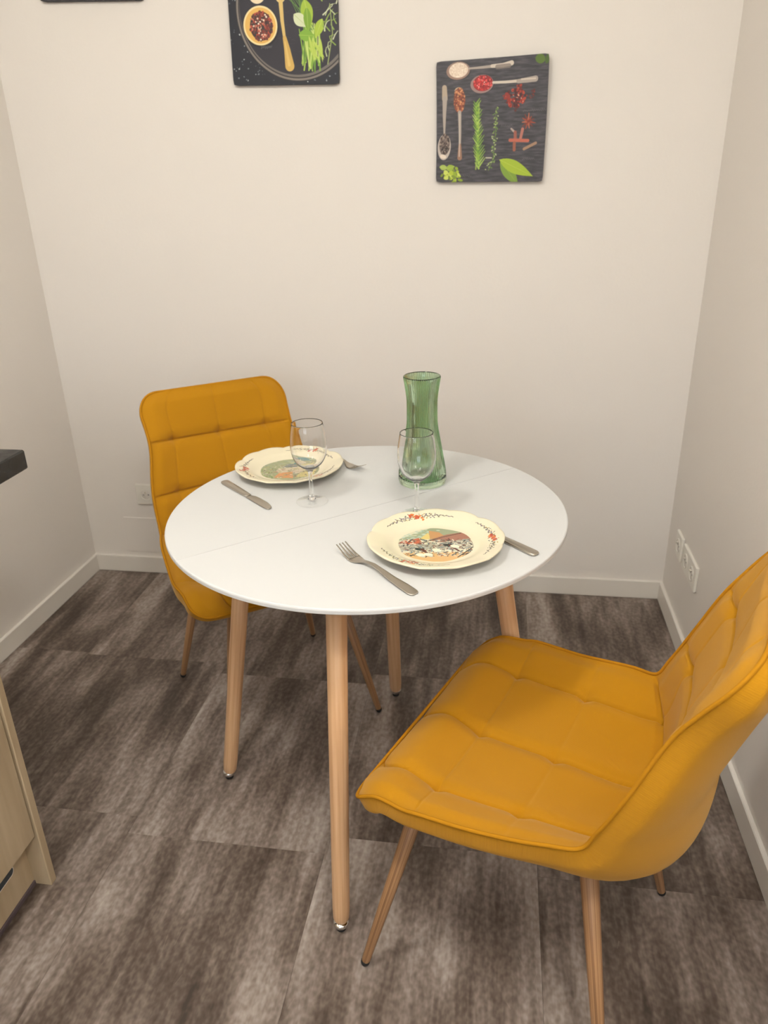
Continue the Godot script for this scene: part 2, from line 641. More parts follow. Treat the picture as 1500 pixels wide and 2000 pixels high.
	# sage leaves, herb tuft, leaf in the corner
	leaf(img, uv.call(830, 1300), uv.call(1040, 1610), 27, Color8(120, 150, 50), Color8(158, 180, 84))
	leaf(img, uv.call(818, 1290), uv.call(1205, 1490), 27, Color8(160, 184, 44), Color8(196, 210, 96))
	for k in 46:
		var p: Vector2 = uv.call(265 + rng.randfn(0, 48), 1470 + rng.randfn(0, 50))
		oval(img, p, rng.randf_range(6, 13), rng.randf_range(5, 9), rng.randf() * PI, [Color8(172, 190, 52), Color8(140, 164, 40), Color8(200, 212, 96), Color8(120, 142, 40)][rng.randi() % 4])
	leaf(img, uv.call(120, 1385), uv.call(220, 1400), 12, Color8(164, 184, 84), Color8(200, 210, 130))
	leaf(img, uv.call(200, 1410), uv.call(300, 1375), 14, Color8(150, 174, 60), Color8(190, 204, 100))
	oval(img, uv.call(1300, 130), 22, 18, 0.3, Color8(86, 112, 40))
	oval(img, uv.call(1385, 130), 10, 20, 0.3, Color8(70, 96, 36))
	# faint chalk scribbles
	for q in [[1090, 710, 110], [830, 890, 60], [1080, 1280, 60], [390, 1495, 46]]:
		scribble(img, uv.call(q[0], q[1]), q[2], Color8(140, 138, 134), 0.4)
	return img


# a cream plate with three sprays of flowers on the rim and a small generic village in the well
func print_plate(seed_: int, turn: float, spray: float, market: bool) -> Image:
	rng.seed = seed_
	var n := 768
	var s := float(n)
	var img := Image.create(n, n, false, Image.FORMAT_RGB8)
	img.fill(Color8(224, 215, 188))
	var mid := Vector2(0.5, 0.5) * s
	var rw := 0.068 / 0.26 * s
	# the well's picture, painted on its own square first
	var pic := Image.create(n, n, false, Image.FORMAT_RGB8)
	var P := func(x: float, y: float) -> Vector2:
		return mid + Vector2(x, y) * rw
	if market:
		pic.fill(Color8(212, 206, 178))
		poly(pic, [P.call(-1.1, -0.2), P.call(-0.3, -0.9), P.call(0.0, -1.1), P.call(1.1, -1.1), P.call(1.1, -0.6), P.call(0.3, -0.55)], Color8(150, 158, 128))
		for k in 60:
			oval(pic, P.call(rng.randf_range(-0.9, 0.1), rng.randf_range(-0.95, -0.35)), rng.randf_range(6, 20), 5, 0, [Color8(186, 204, 190), Color8(160, 186, 176), Color8(220, 214, 186)][rng.randi() % 3], 0.7)
		poly(pic, [P.call(-1.0, -0.05), P.call(-0.9, -0.2), P.call(-0.45, -0.38), P.call(-0.35, -0.05), P.call(-0.6, 0.12)], Color8(192, 98, 66))
		poly(pic, [P.call(-0.45, -0.3), P.call(-0.2, -0.72), P.call(-0.1, -0.3)], Color8(214, 190, 120))
		poly(pic, [P.call(-0.15, -0.3), P.call(-0.18, -0.85), P.call(0.1, -0.75), P.call(0.25, -0.5)], Color8(190, 142, 96))
		poly(pic, [P.call(-0.2, -0.25), P.call(0.3, -0.6), P.call(0.75, -0.75), P.call(1.0, -0.3), P.call(0.1, -0.1)], Color8(158, 110, 92))
		poly(pic, [P.call(-1, 0.0), P.call(-0.3, 0.0), P.call(0.9, -0.35), P.call(1.1, 0.2), P.call(-0.9, 0.4)], Color8(168, 162, 144))
		poly(pic, [P.call(-1, 0.5), P.call(1, 0.45), P.call(0.9, 1.0), P.call(-0.9, 1.0)], Color8(214, 172, 116))
		for k in 520:
			var p: Vector2 = P.call(rng.randf_range(-0.95, 0.95), rng.randf_range(-0.3, 0.7))
			stroke(pic, [p, p + Vector2(rng.randf_range(-22, 22), rng.randf_range(-18, 20))], rng.randf_range(1.5, 5.5), 1.5, [Color8(50, 46, 48), Color8(92, 112, 120), Color8(74, 66, 60), Color8(216, 208, 186), Color8(120, 72, 60), Color8(160, 168, 164), Color8(120, 118, 108), Color8(236, 228, 204)][rng.randi() % 8], 0.9)
		for q in [[-0.42, 0.3], [0.32, 0.05]]:
			oval(pic, P.call(q[0], q[1]), 26, 15, 0.3, Color8(44, 50, 48))
			stroke(pic, [P.call(q[0] + 0.05, q[1]), P.call(q[0] + 0.28, q[1] + 0.35)], 9, 5, Color8(88, 44, 36))
		for q in [[-0.4, 0.62], [0.02, 0.35], [0.5, 0.12], [-0.2, 0.6]]:
			oval(pic, P.call(q[0], q[1]), 25, 18, 0.4, Color8(236, 228, 204))
			oval(pic, P.call(q[0] + 0.06, q[1] + 0.1), 12, 7, 0.4, Color8(196, 200, 186))
		stroke(pic, [P.call(-0.45, -0.05), P.call(0.15, -0.42), P.call(0.7, -0.7)], 2.6, 2.6, Color8(64, 48, 44))
		stroke(pic, [P.call(0.55, 0.75), P.call(0.95, 0.2)], 3, 3, Color8(66, 54, 46))
		stroke(pic, [P.call(0.7, 0.8), P.call(1.0, 0.4)], 3, 3, Color8(66, 54, 46))
	else:
		pic.fill(Color8(150, 156, 116))
		for k in 80:
			oval(pic, P.call(rng.randf_range(-1, 1), rng.randf_range(-1, -0.2)), rng.randf_range(8, 26), rng.randf_range(4, 9), 0.1, [Color8(150, 160, 140), Color8(120, 136, 108), Color8(182, 182, 150)][rng.randi() % 3], 0.7)
		poly(pic, [P.call(0.05, -0.3), P.call(0.15, -0.75), P.call(0.5, -0.8), P.call(0.75, -0.3)], Color8(86, 128, 128))
		poly(pic, [P.call(-0.3, -0.1), P.call(-0.1, -0.55), P.call(0.2, -0.5), P.call(0.3, -0.1)], Color8(120, 124, 120))
		poly(pic, [P.call(-0.5, 0.2), P.call(-0.4, -0.15), P.call(0.4, -0.25), P.call(0.6, 0.1), P.call(0.2, 0.45)], Color8(206, 190, 160))
		poly(pic, [P.call(-0.5, 0.75), P.call(-0.35, 0.3), P.call(0.1, 0.25), P.call(0.15, 0.85)], Color8(206, 138, 74))
		poly(pic, [P.call(0.2, 0.8), P.call(0.35, 0.35), P.call(0.9, 0.1), P.call(0.8, 0.7)], Color8(206, 190, 124))
		for k in 320:
			var p: Vector2 = P.call(rng.randf_range(-0.95, 0.95), rng.randf_range(-0.5, 0.85))
			stroke(pic, [p, p + Vector2(rng.randf_range(-26, 26), rng.randf_range(-14, 16))], rng.randf_range(1.5, 5.0), 1.4, [Color8(104, 112, 74), Color8(150, 156, 92), Color8(128, 84, 66), Color8(226, 214, 184), Color8(96, 100, 92), Color8(180, 168, 120)][rng.randi() % 6], 0.85)
		for k in 40:
			oval(pic, P.call(rng.randf_range(-1.0, -0.45), rng.randf_range(-0.1, 0.8)), 8, 5, rng.randf() * PI, [Color8(128, 144, 78), Color8(102, 122, 66), Color8(166, 172, 96)][rng.randi() % 3], 0.8)
		for k in 20:
			oval(pic, P.call(rng.randf_range(0.75, 1.0), rng.randf_range(-0.3, 0.5)), 8, 5, rng.randf() * PI, [Color8(92, 108, 84), Color8(150, 116, 84)][rng.randi() % 2], 0.8)
	var cs := cos(turn)
	var sn := sin(turn)
	for y in range(int(mid.y - rw) - 2, int(mid.y + rw) + 3):
		for x in range(int(mid.x - rw) - 2, int(mid.x + rw) + 3):
			var d := Vector2(x, y) - mid
			var e := rw * (1.0 + 0.015 * sin(6.0 * d.angle())) - d.length() + 0.5
			if e > 0.0:
				var q := Vector2(d.x * cs + d.y * sn, -d.x * sn + d.y * cs) + mid
				over(img, x, y, pic.get_pixel(clampi(int(q.x), 0, n - 1), clampi(int(q.y), 0, n - 1)), minf(e, 1.0))
	# sprays
	var rr := 0.103 / 0.26 * s
	for k in 3:
		var c := spray + deg_to_rad([-112.0, -4.0, 116.0][k])
		var line := []
		for i in 41:
			var t := (i - 20) / 20.0
			var a := c + t * 0.70
			line.append(mid + Vector2(cos(a), sin(a)) * (rr + 13.0 * sin(i * 2.3) * (1.0 - absf(t) * 0.75) + rng.randf_range(-2.5, 2.5)))
		stroke(img, line, 2.2, 2.2, Color8(92, 84, 80), 0.9)
		for i in range(3, 38) + range(8, 33) + range(12, 29):
			if rng.randf() < 0.9:
				var p: Vector2 = line[i]
				var g := 1.0 - absf(i - 20) / 24.0
				oval(img, p + Vector2(rng.randf_range(-20, 20), rng.randf_range(-20, 20)) * g, rng.randf_range(3.0, 6.5), 2.8, rng.randf() * PI, [Color8(104, 104, 84), Color8(110, 96, 124), Color8(150, 124, 62), Color8(84, 92, 96)][rng.randi() % 4])
		for i in 13:
			var p: Vector2 = mid + Vector2(cos(c + rng.randf_range(-0.14, 0.14)), sin(c + rng.randf_range(-0.14, 0.14))) * (rr + rng.randf_range(-15, 15))
			oval(img, p, rng.randf_range(7, 13), rng.randf_range(6, 10), rng.randf() * PI, [Color8(192, 88, 50), Color8(206, 120, 62), Color8(164, 62, 44), Color8(184, 92, 76)][rng.randi() % 4])
	return img


# ---------------------------------------------------------------- materials
func mat(called: String, col: Color, rough := 0.6, metal := 0.0) -> StandardMaterial3D:
	var m := StandardMaterial3D.new()
	m.resource_name = called
	m.albedo_color = col
	m.roughness = rough
	m.metallic = metal
	M[called] = m
	return m


func make_materials() -> void:
	var m := mat("wall_paint", lin(0.790, 0.745, 0.695), 0.85)
	var nt := NoiseTexture2D.new()
	nt.width = 512
	nt.height = 512
	nt.seamless = true
	nt.as_normal_map = true
	nt.bump_strength = 2.0
	nt.noise = noise(3, 0.06, 4)
	m.normal_enabled = true
	m.normal_texture = nt
	m.normal_scale = 0.12
	m.uv1_triplanar = true
	m.uv1_world_triplanar = true
	m.uv1_scale = Vector3.ONE * 2.5
	mat("ceiling_paint", lin(0.80, 0.78, 0.74), 0.9)
	mat("trim_white", lin(0.78, 0.74, 0.68), 0.45)
	mat("plastic_white", lin(0.80, 0.77, 0.70), 0.35)
	mat("socket_dark", lin(0.10, 0.095, 0.09), 0.5)
	for k in 4:
		m = mat("floor_tile_%d" % k, Color.WHITE, 0.55)
		var img := floor_image(100 + k * 17, [0.0, 0.12, -0.05, 0.03][k])
		m.albedo_texture = tex(img)
		m.roughness = 0.52
	mat("subfloor", lin(0.06, 0.05, 0.045), 0.9)
	m = mat("tabletop_white", lin(0.615, 0.618, 0.615), 0.5)
	m = mat("beech", Color.WHITE, 0.45)
	m.albedo_texture = tex(wood_image(50, [Color8(196, 150, 108), Color8(214, 172, 130), Color8(224, 186, 146)], 3.0, 128, 256))
	m.uv1_scale = Vector3(1, 1.4, 1)
	m = mat("oak_leg", Color.WHITE, 0.45)
	m.albedo_texture = tex(wood_image(61, [Color8(108, 76, 50), Color8(156, 116, 80), Color8(186, 146, 106)], 9.0, 256, 256))
	m.uv1_scale = Vector3(1, 0.9, 1)
	m = mat("cabinet_oak", Color.WHITE, 0.55)
	m.albedo_texture = tex(wood_image(72, [Color8(164, 145, 117), Color8(180, 161, 132), Color8(192, 174, 146)], 5.0, 256, 256))
	m.uv1_scale = Vector3(1.2, 1.2, 1)
	mat("chrome", lin(0.75, 0.74, 0.72), 0.06, 1.0)
	mat("steel", lin(0.50, 0.46, 0.40), 0.30, 1.0)
	mat("rubber_dark", lin(0.012, 0.011, 0.01), 0.7)
	var weave := tex(weave_image())
	var cloth := tex(cloth_image())
	for k in [["fabric_top", 1.0], ["fabric_shell", 1.0]]:
		m = mat(k[0], lin(0.53, 0.242, 0.010), 0.9)
		m.albedo_texture = cloth
		m.heightmap_enabled = true
		m.heightmap_texture = weave
		m.heightmap_scale = 0.03
		m.uv1_scale = Vector3(30, 30, 1) if k[0] == "fabric_top" else Vector3(22, 22, 1)
		m.rim_enabled = true
		m.rim = 0.65
		m.rim_tint = 0.4
		m.metallic_specular = 0.2
	mat("piping", lin(0.42, 0.185, 0.010), 0.95).metallic_specular = 0.2
	m = mat("worktop_black", lin(0.020, 0.019, 0.018), 0.38)
	var wn := NoiseTexture2D.new()
	wn.width = 256
	wn.height = 256
	wn.noise = noise(9, 0.05, 4)
	wn.seamless = true
	m.roughness_texture = wn
	m.roughness = 0.7
	mat("vent_blue", lin(0.045, 0.062, 0.08), 0.4)
	mat("vinyl_strip", lin(0.10, 0.075, 0.08), 0.5)
	m = mat("glass_clear", lin(1.0, 1.0, 0.995, 0.0), 0.0)
	m.refraction_enabled = true
	m.refraction_scale = 0.045
	m = mat("glass_sheet", Color(0.93, 0.94, 0.93, 0.10), 0.0)
	m.transparency = BaseMaterial3D.TRANSPARENCY_ALPHA
	m = mat("glass_green", lin(0.64, 0.84, 0.62, 0.0), 0.0)
	m.refraction_enabled = true
	m.refraction_scale = 0.05
	m = mat("window_glass", Color(1, 1, 1, 0.05), 0.0)
	m.transparency = BaseMaterial3D.TRANSPARENCY_ALPHA
	m = mat("lamp_glow", Color(1, 0.97, 0.9), 0.6)
	m.emission_enabled = true
	m.emission = Color(1.0, 0.97, 0.92)
	m.emission_energy_multiplier = 6.0
	m = mat("print_tray", Color.WHITE, 0.55)
	m.albedo_texture = tex(print_tray())
	m = mat("print_spoons", Color.WHITE, 0.55)
	m.albedo_texture = tex(print_spoons())
	mat("print_dark", lin(0.03, 0.03, 0.035), 0.6)
	mat("chalk_grey", lin(0.16, 0.16, 0.17), 0.8)
	m = mat("plate_market", Color.WHITE, 0.16)
	m.albedo_texture = tex(print_plate(901, deg_to_rad(-6.0), deg_to_rad(-4.0), true))
	m = mat("plate_village", Color.WHITE, 0.16)
	m.albedo_texture = tex(print_plate(907, deg_to_rad(-12.0), deg_to_rad(42.0), false))
	rng.seed = 4711


# ---------------------------------------------------------------- the room
func build_room() -> void:
	var T := 0.12
	var w := struct("wall_back")
	part("plaster", cbox(Vector3(XL - T, 0, -T), Vector3(XR + T, CEIL, 0), 0.0005), M.wall_paint, w)
	w = struct("wall_left")
	part("plaster", cbox(Vector3(XL - T, 0, 0), Vector3(XL, CEIL, ZF), 0.0005), M.wall_paint, w)
	w = struct("wall_right")
	part("plaster", cbox(Vector3(XR, 0, 0), Vector3(XR + T, CEIL, ZF), 0.0005), M.wall_paint, w)
	# the wall behind the camera holds an unseen window, placed to light the room from there
	var wx0 := -1.05
	var wx1 := 0.25
	var wy0 := 0.95
	var wy1 := 2.25
	w = struct("wall_front")
	part("plaster", cbox(Vector3(XL - T, 0, ZF), Vector3(XR + T, wy0, ZF + T), 0.0005), M.wall_paint, w)
	part("plaster", cbox(Vector3(XL - T, wy1, ZF), Vector3(XR + T, CEIL, ZF + T), 0.0005), M.wall_paint, w)
	part("plaster", cbox(Vector3(XL - T, wy0, ZF), Vector3(wx0, wy1, ZF + T), 0.0005), M.wall_paint, w)
	part("plaster", cbox(Vector3(wx1, wy0, ZF), Vector3(XR + T, wy1, ZF + T), 0.0005), M.wall_paint, w)
	w = struct("ceiling")
	part("plaster", cbox(Vector3(XL - T, CEIL, -T), Vector3(XR + T, CEIL + T, ZF + T), 0.0005), M.ceiling_paint, w)
	w = struct("unseen_window_1")
	var zc := ZF + 0.06
	for q in [[wx0, wy0, wx1, wy0 + 0.06], [wx0, wy1 - 0.06, wx1, wy1], [wx0, wy0 + 0.06, wx0 + 0.06, wy1 - 0.06], [wx1 - 0.06, wy0 + 0.06, wx1, wy1 - 0.06], [-0.44, wy0 + 0.06, -0.36, wy1 - 0.06]]:
		part("window_frame", cbox(Vector3(q[0], q[1], zc - 0.03), Vector3(q[2], q[3], zc + 0.03), 0.003), M.trim_white, w)
	for q in [[wx0 + 0.06, -0.44], [-0.36, wx1 - 0.06]]:
		part("pane", cbox(Vector3(q[0], wy0 + 0.06, zc - 0.003), Vector3(q[1], wy1 - 0.06, zc + 0.003), 0.0005), M.window_glass, w)
	# floor: large vinyl tiles, joints staggered column by column
	var f := struct("floor")
	part("subfloor", cbox(Vector3(XL - T, -0.1, -T), Vector3(XR + T, -0.0035, ZF + T), 0.0005), M.subfloor, f)
	var xs := [XL - 0.01, -1.137, -0.673, -0.21, 0.253, XR + 0.005]
	var g := 0.00012
	for c in 5:
		var z0: float = [-0.07, -0.06, -0.01, -0.06, -0.01][c]
		var r := 0
		while z0 < ZF:
			var st := begin()
			st.set_smooth_group(-1)
			var lo := Vector3(xs[c] + g, -0.0035, maxf(z0, -0.02) + g)
			var hi := Vector3(xs[c + 1] - g, 0.0, minf(z0 + 0.62, ZF + 0.02) - g)
			var b := 0.0003
			var t := [Vector3(lo.x + b, 0, hi.z - b), Vector3(hi.x - b, 0, hi.z - b), Vector3(hi.x - b, 0, lo.z + b), Vector3(lo.x + b, 0, lo.z + b)]
			var e := [Vector3(lo.x, -b, hi.z), Vector3(hi.x, -b, hi.z), Vector3(hi.x, -b, lo.z), Vector3(lo.x, -b, lo.z)]
			var flip := rng.randi() % 2 == 1
			var us := []
			for p in t:
				var uv := Vector2((p.x - xs[c]) / 0.463, (p.z - z0) / 0.62).clamp(Vector2.ZERO, Vector2.ONE)
				us.append(Vector2.ONE - uv if flip else uv)
			quad(st, t[0], t[1], t[2], t[3], us[0], us[1], us[2], us[3])
			for k in 4:
				var l := (k + 1) % 4
				quad(st, e[k], e[l], t[l], t[k], us[k], us[l], us[l], us[k])
				quad(st, Vector3(e[k].x, -0.0035, e[k].z), Vector3(e[l].x, -0.0035, e[l].z), e[l], e[k], us[k], us[l], us[l], us[k])
			var which: int = [[2, 0, 3, 1, 0, 2, 3], [0, 2, 3, 0, 1, 2, 1], [3, 1, 0, 2, 3, 1, 0], [2, 0, 1, 3, 0, 1, 2], [0, 2, 3, 1, 3, 0, 2]][c][r % 7]
			part("tile", finish(st), M["floor_tile_%d" % which], f)
			z0 += 0.62
			r += 1
	# baseboards
	var bh := 0.069
	var bt := 0.012
	for q in [["baseboard_back", Vector3(XL, 0, 0), Vector3(XR, bh, bt)], ["baseboard_left", Vector3(XL, 0, bt), Vector3(XL + bt, bh, ZF)], ["baseboard_right", Vector3(XR - bt, 0, bt), Vector3(XR, bh, ZF)]]:
		var o := part(q[0], cbox(q[1], q[2], 0.0025), M.trim_white, self)
		o.set_meta("kind", "structure")


func build_unseen_lamps() -> void:
	make_unseen_lamp(Vector3(-0.62, CEIL, 1.95), 1.00, "unseen round white flush ceiling lamp above the kitchen counter, lighting the table from the left")  # out of view, placed so shadows fall to the back and right
	make_unseen_lamp(Vector3(0.42, CEIL, 2.55), 1.10, "added round white flush ceiling lamp out of view, fill light for the walls")  # added lamp out of view, fill for the walls


func make_unseen_lamp(at: Vector3, power: float, label: String) -> void:
	var t := thing("unseen_ceiling_lamp", label, "lamp", at, 0.0, "unseen round flush ceiling lamps")
	part("base", lathe([Vector2(0, -0.03), Vector2(0.17, -0.03), Vector2(0.175, -0.02), Vector2(0.175, 0), Vector2(0, 0)], 48), M.trim_white, t)
	var pr := []
	for k in 13:
		var a := PI / 2 * k / 12.0
		pr.append(Vector2(0.16 * sin(a), -0.03 - 0.075 * cos(a)))
	part("lamp_shade", lathe(pr, 48), M.lamp_glow, t)
	var l := OmniLight3D.new()
	l.name = "unseen_lamp_light"
	add_child(l, true)
	l.position = at + Vector3(0, -0.17, 0)
	l.light_color = Color(0.986, 0.980, 0.955)
	l.light_energy = power
	l.light_size = 0.12
	l.omni_range = 12.0
	l.omni_attenuation = 2.0
	l.shadow_enabled = true


# ---------------------------------------------------------------- table
func half_disc(radius: float, side: float) -> ArrayMesh:
	# one half of the round top, split along the local x axis; side = +1 or -1 in z
	var st := begin()
	st.set_smooth_group(-1)
	var g := 0.0006
	var rows := []
	for q in [[radius - 0.003, 0.0, 0.0002], [radius - 0.0008, -0.001, 0.0], [radius, -0.003, 0.0], [radius, -0.0085, 0.0], [radius - 0.0015, -0.010, 0.0], [radius - 0.018, -0.018, 0.0]]:
		var row := []
		var n := 72
		for k in n + 1:
			var a := PI * k / n
			var z: float = maxf(sin(a) * q[0], g + q[2])
			row.append(Vector3(cos(a) * q[0], q[1], z * side))
		rows.append(row)
	var c := Vector3(0, -0.009, 0.15 * side)
	for i in rows.size() - 1:
		for k in 72:
			face(st, [rows[i][k], rows[i][k + 1], rows[i + 1][k + 1], rows[i + 1][k]], c)
		face(st, [rows[i][72], rows[i][0], rows[i + 1][0], rows[i + 1][72]], c)
	for i in [0, rows.size() - 1]:
		var m := Vector3(0, rows[i][0].y, 0.1 * side)
		for k in 73:
			face(st, [m, rows[i][k], rows[i][(k + 1) % 73]], c)
	return finish(st)


func build_table() -> void:
	var t := thing("dining_table", "round white dining table with splayed beech legs and chrome feet", "table", TABLE)
	var turn := atan2(0.663, 0.749)
	for s in [1.0, -1.0]:
		part("tabletop_half", half_disc(0.4, s), M.tabletop_white, t, Transform3D(Basis(Vector3.UP, turn), Vector3(0, TOP_Y, 0)))
	var feet := [Vector3(-0.375, 0, 0.0), Vector3(-0.012, 0, 0.374), Vector3(-0.006, 0, -0.378), Vector3(0.375, 0, 0)]
	var tops := [Vector3(-0.26, 0.725, 0.0), Vector3(-0.010, 0.725, 0.262), Vector3(0.0, 0.725, -0.262), Vector3(0.26, 0.725, 0)]
	for k in 4:
		var foot: Vector3 = feet[k] + Vector3(0, 0.004, 0)
		var top: Vector3 = tops[k]
		var d := (top - foot).normalized()
		var a := foot + d * 0.018
		var len := a.distance_to(top)
		var leg := part("leg", lathe([Vector2(0.0, 0), Vector2(0.0135, 0), Vector2(0.0158, 0.006), Vector2(0.0170, 0.03), Vector2(0.0182, len * 0.5), Vector2(0.0192, len), Vector2(0, len)], 28), M.beech, t, along(a, top))
		# chrome half ball under the leg, standing on the floor
		var pr := []
		for i in 11:
			var w := PI / 2 * i / 10.0
			pr.append(Vector2(0.0158 * sin(w), 0.0165 - 0.0155 * cos(w)))
		pr.append(Vector2(0.0135, 0.019))
		pr.append(Vector2(0, 0.019))
		var cap := part("foot_cap", lathe(pr, 28), M.chrome, leg)
		cap.transform = leg.transform.affine_inverse() * Transform3D(Basis(), Vector3(feet[k].x, 0.003, feet[k].z))
		var pad := part("pad", lathe([Vector2(0, 0), Vector2(0.009, 0), Vector2(0.010, 0.004), Vector2(0, 0.004)], 20), M.rubber_dark, leg)
		pad.transform = leg.transform.affine_inverse() * Transform3D(Basis(), Vector3(feet[k].x, 0, feet[k].z))
		part("leg_bracket", lathe([Vector2(0, -0.012), Vector2(0.024, -0.012), Vector2(0.027, -0.008), Vector2(0.034, 0.0), Vector2(0, 0.0)], 28), M.plastic_white, t, Transform3D(Basis(), Vector3(top.x, TOP_Y - 0.0182, top.z)))
	for s in [-1.0, 1.0]:
		part("rail", cbox(Vector3(-0.22, -0.020, -0.012), Vector3(0.22, 0.0, 0.012), 0.002), M.plastic_white, t, Transform3D(Basis(Vector3.UP, turn + PI / 2), Vector3(0, TOP_Y - 0.0182, 0) + Basis(Vector3.UP, turn) * Vector3(0.10 * s, 0, 0)))


# ---------------------------------------------------------------- chairs
func cr(v: Array, s: float) -> float:
	var n := v.size()
	s = clampf(s, 0.0, n - 1 - 1e-6)
	var i := int(s)
	var t := s - i
	var b: float = v[i]
	var c: float = v[i + 1]
	var a: float = v[i - 1] if i > 0 else 2.0 * b - c
	var d: float = v[i + 2] if i + 2 < n else 2.0 * c - b
	return 0.5 * (2 * b + (c - a) * t + (2 * a - 5 * b + 4 * c - d) * t * t + (3 * b - a - 3 * c + d) * t * t * t)


func chair_station(s: float) -> Dictionary:
	var e := 0.001
	var dz := cr(CZ, minf(s + e, 7.0)) - cr(CZ, maxf(s - e, 0.0))
	var dy := cr(CY, minf(s + e, 7.0)) - cr(CY, maxf(s - e, 0.0))
	var l := Vector2(dz, dy).length()
	var rc := 0.060
	var a0 := clampf(s * 0.07 / rc, 0, 1)
	var a1 := clampf((7.0 - s) * 0.11 / rc, 0, 1)
	var w := cr(CW, s) - rc * (1.0 - sqrt(1.0 - (1.0 - a0) * (1.0 - a0))) - rc * (1.0 - sqrt(1.0 - (1.0 - a1) * (1.0 - a1)))
	var pull := Vector3.ZERO
	if s > 2.6 and s < 5.4:
		# the rim rounds the corner between seat and back more gently than the middle does
		var at := rim_at(s)
		for k in 9:
			pull += (rim_at(s + 0.14 * (k - 4)) - at) / 9.0
		pull *= smoothstep(2.6, 3.2, s) * (1.0 - smoothstep(4.8, 5.4, s))
	return {"z": cr(CZ, s), "y": cr(CY, s), "w": w, "h": cr(CH, s), "n": Vector3(0, -dz / l, dy / l), "speed": l / (2 * e), "pull": pull}


func rim_at(s: float) -> Vector3:
	var e := 0.01
	var t := Vector2(cr(CZ, s + e) - cr(CZ, s - e), cr(CY, s + e) - cr(CY, s - e)).normalized()
	return Vector3(0, cr(CY, s) - t.x * cr(CH, s), cr(CZ, s) + t.y * cr(CH, s))


func chair_point(k: Dictionary, u: float) -> Vector3:
	return Vector3(k.w * u, k.y, k.z) + k.n * (k.h * pow(absf(u), 2.5)) + k.pull * pow(absf(u), 3.0)


func seam(d: float, deep: float) -> float:
	return -deep * (0.55 * exp(-pow(d / 0.0024, 2)) + 0.45 * exp(-pow(d / 0.015, 2)))


func cushion_lift(k: Dictionary, s: float, u: float, seat: bool) -> float:
	var edge: float = (1.0 - absf(u)) * k.w
	var end: float = minf(s * 0.07, (7.0 - s) * 0.12)
	var r: float = smoothstep(0.0, 1.0, edge / 0.035) * pow(clampf(s * 0.07 / 0.022, 0, 1), 0.5) * smoothstep(0.0, 1.0, (7.0 - s) * 0.12 / 0.03)
	var lift := 0.011 * r
	var strong := 0.0125
	var soft := 0.0032
	var near := 1.0
	for c in [-UL, 0.0, UL]:
		var d: float = absf(u - c) * k.w
		lift += seam(d, strong if seat else soft) * clampf(end / 0.01, 0, 1)
		near = minf(near, d)
	for c in ([2.0, 3.0] if seat else [5.0, 6.0]):
		var d: float = absf(s - c) * k.speed
		lift += seam(d, soft if seat else strong) * clampf(edge / 0.02, 0, 1)
		var b := sqrt(d * d + near * near)
		lift -= 0.008 * exp(-pow(b / 0.012, 2))
	var dj: float = absf(s - 4.0) * k.speed
	lift -= 0.011 * exp(-pow(dj / 0.010, 2)) * clampf(edge / 0.025, 0.0, 1)
	return lift


func chair_surface(s0: float, s1: float, ns: int, nu: int, seat: bool) -> ArrayMesh:
	var st := begin()
	var rows := []
	var uvs := []
	var run := 0.0
	var last := Vector3.ZERO
	for i in ns + 1:
		var t := float(i) / ns
		# more rows near the rounded ends
		var s := lerpf(s0, s1, t)
		if s0 == 0.0 and t < 0.15:
			s = s1 * 0.15 * pow(t / 0.15, 1.7)
		if s1 == 7.0 and t > 0.85:
			s = 7.0 - 3.0 * 0.15 * pow((1.0 - t) / 0.15, 1.7)
		var k := chair_station(s)
		var row := []
		var uv := []
		var c := Vector3(0, k.y, k.z)
		if i > 0:
			run += c.distance_to(last)
		last = c
		for j in nu + 1:
			var u := 2.0 * j / nu - 1.0
			u = signf(u) * (1.0 - pow(1.0 - absf(u), 1.15))
			row.append(chair_point(k, u) + k.n * cushion_lift(k, s, u, seat))
			uv.append(Vector2(u * 0.24, run))
		rows.append(row)
		uvs.append(uv)
	for i in ns:
		for j in nu:
			# seen from above with the front towards the viewer: right, then away
			quad(st, rows[i][j], rows[i][j + 1], rows[i + 1][j + 1], rows[i + 1][j], uvs[i][j], uvs[i][j + 1], uvs[i + 1][j + 1], uvs[i + 1][j])
	return finish(st)


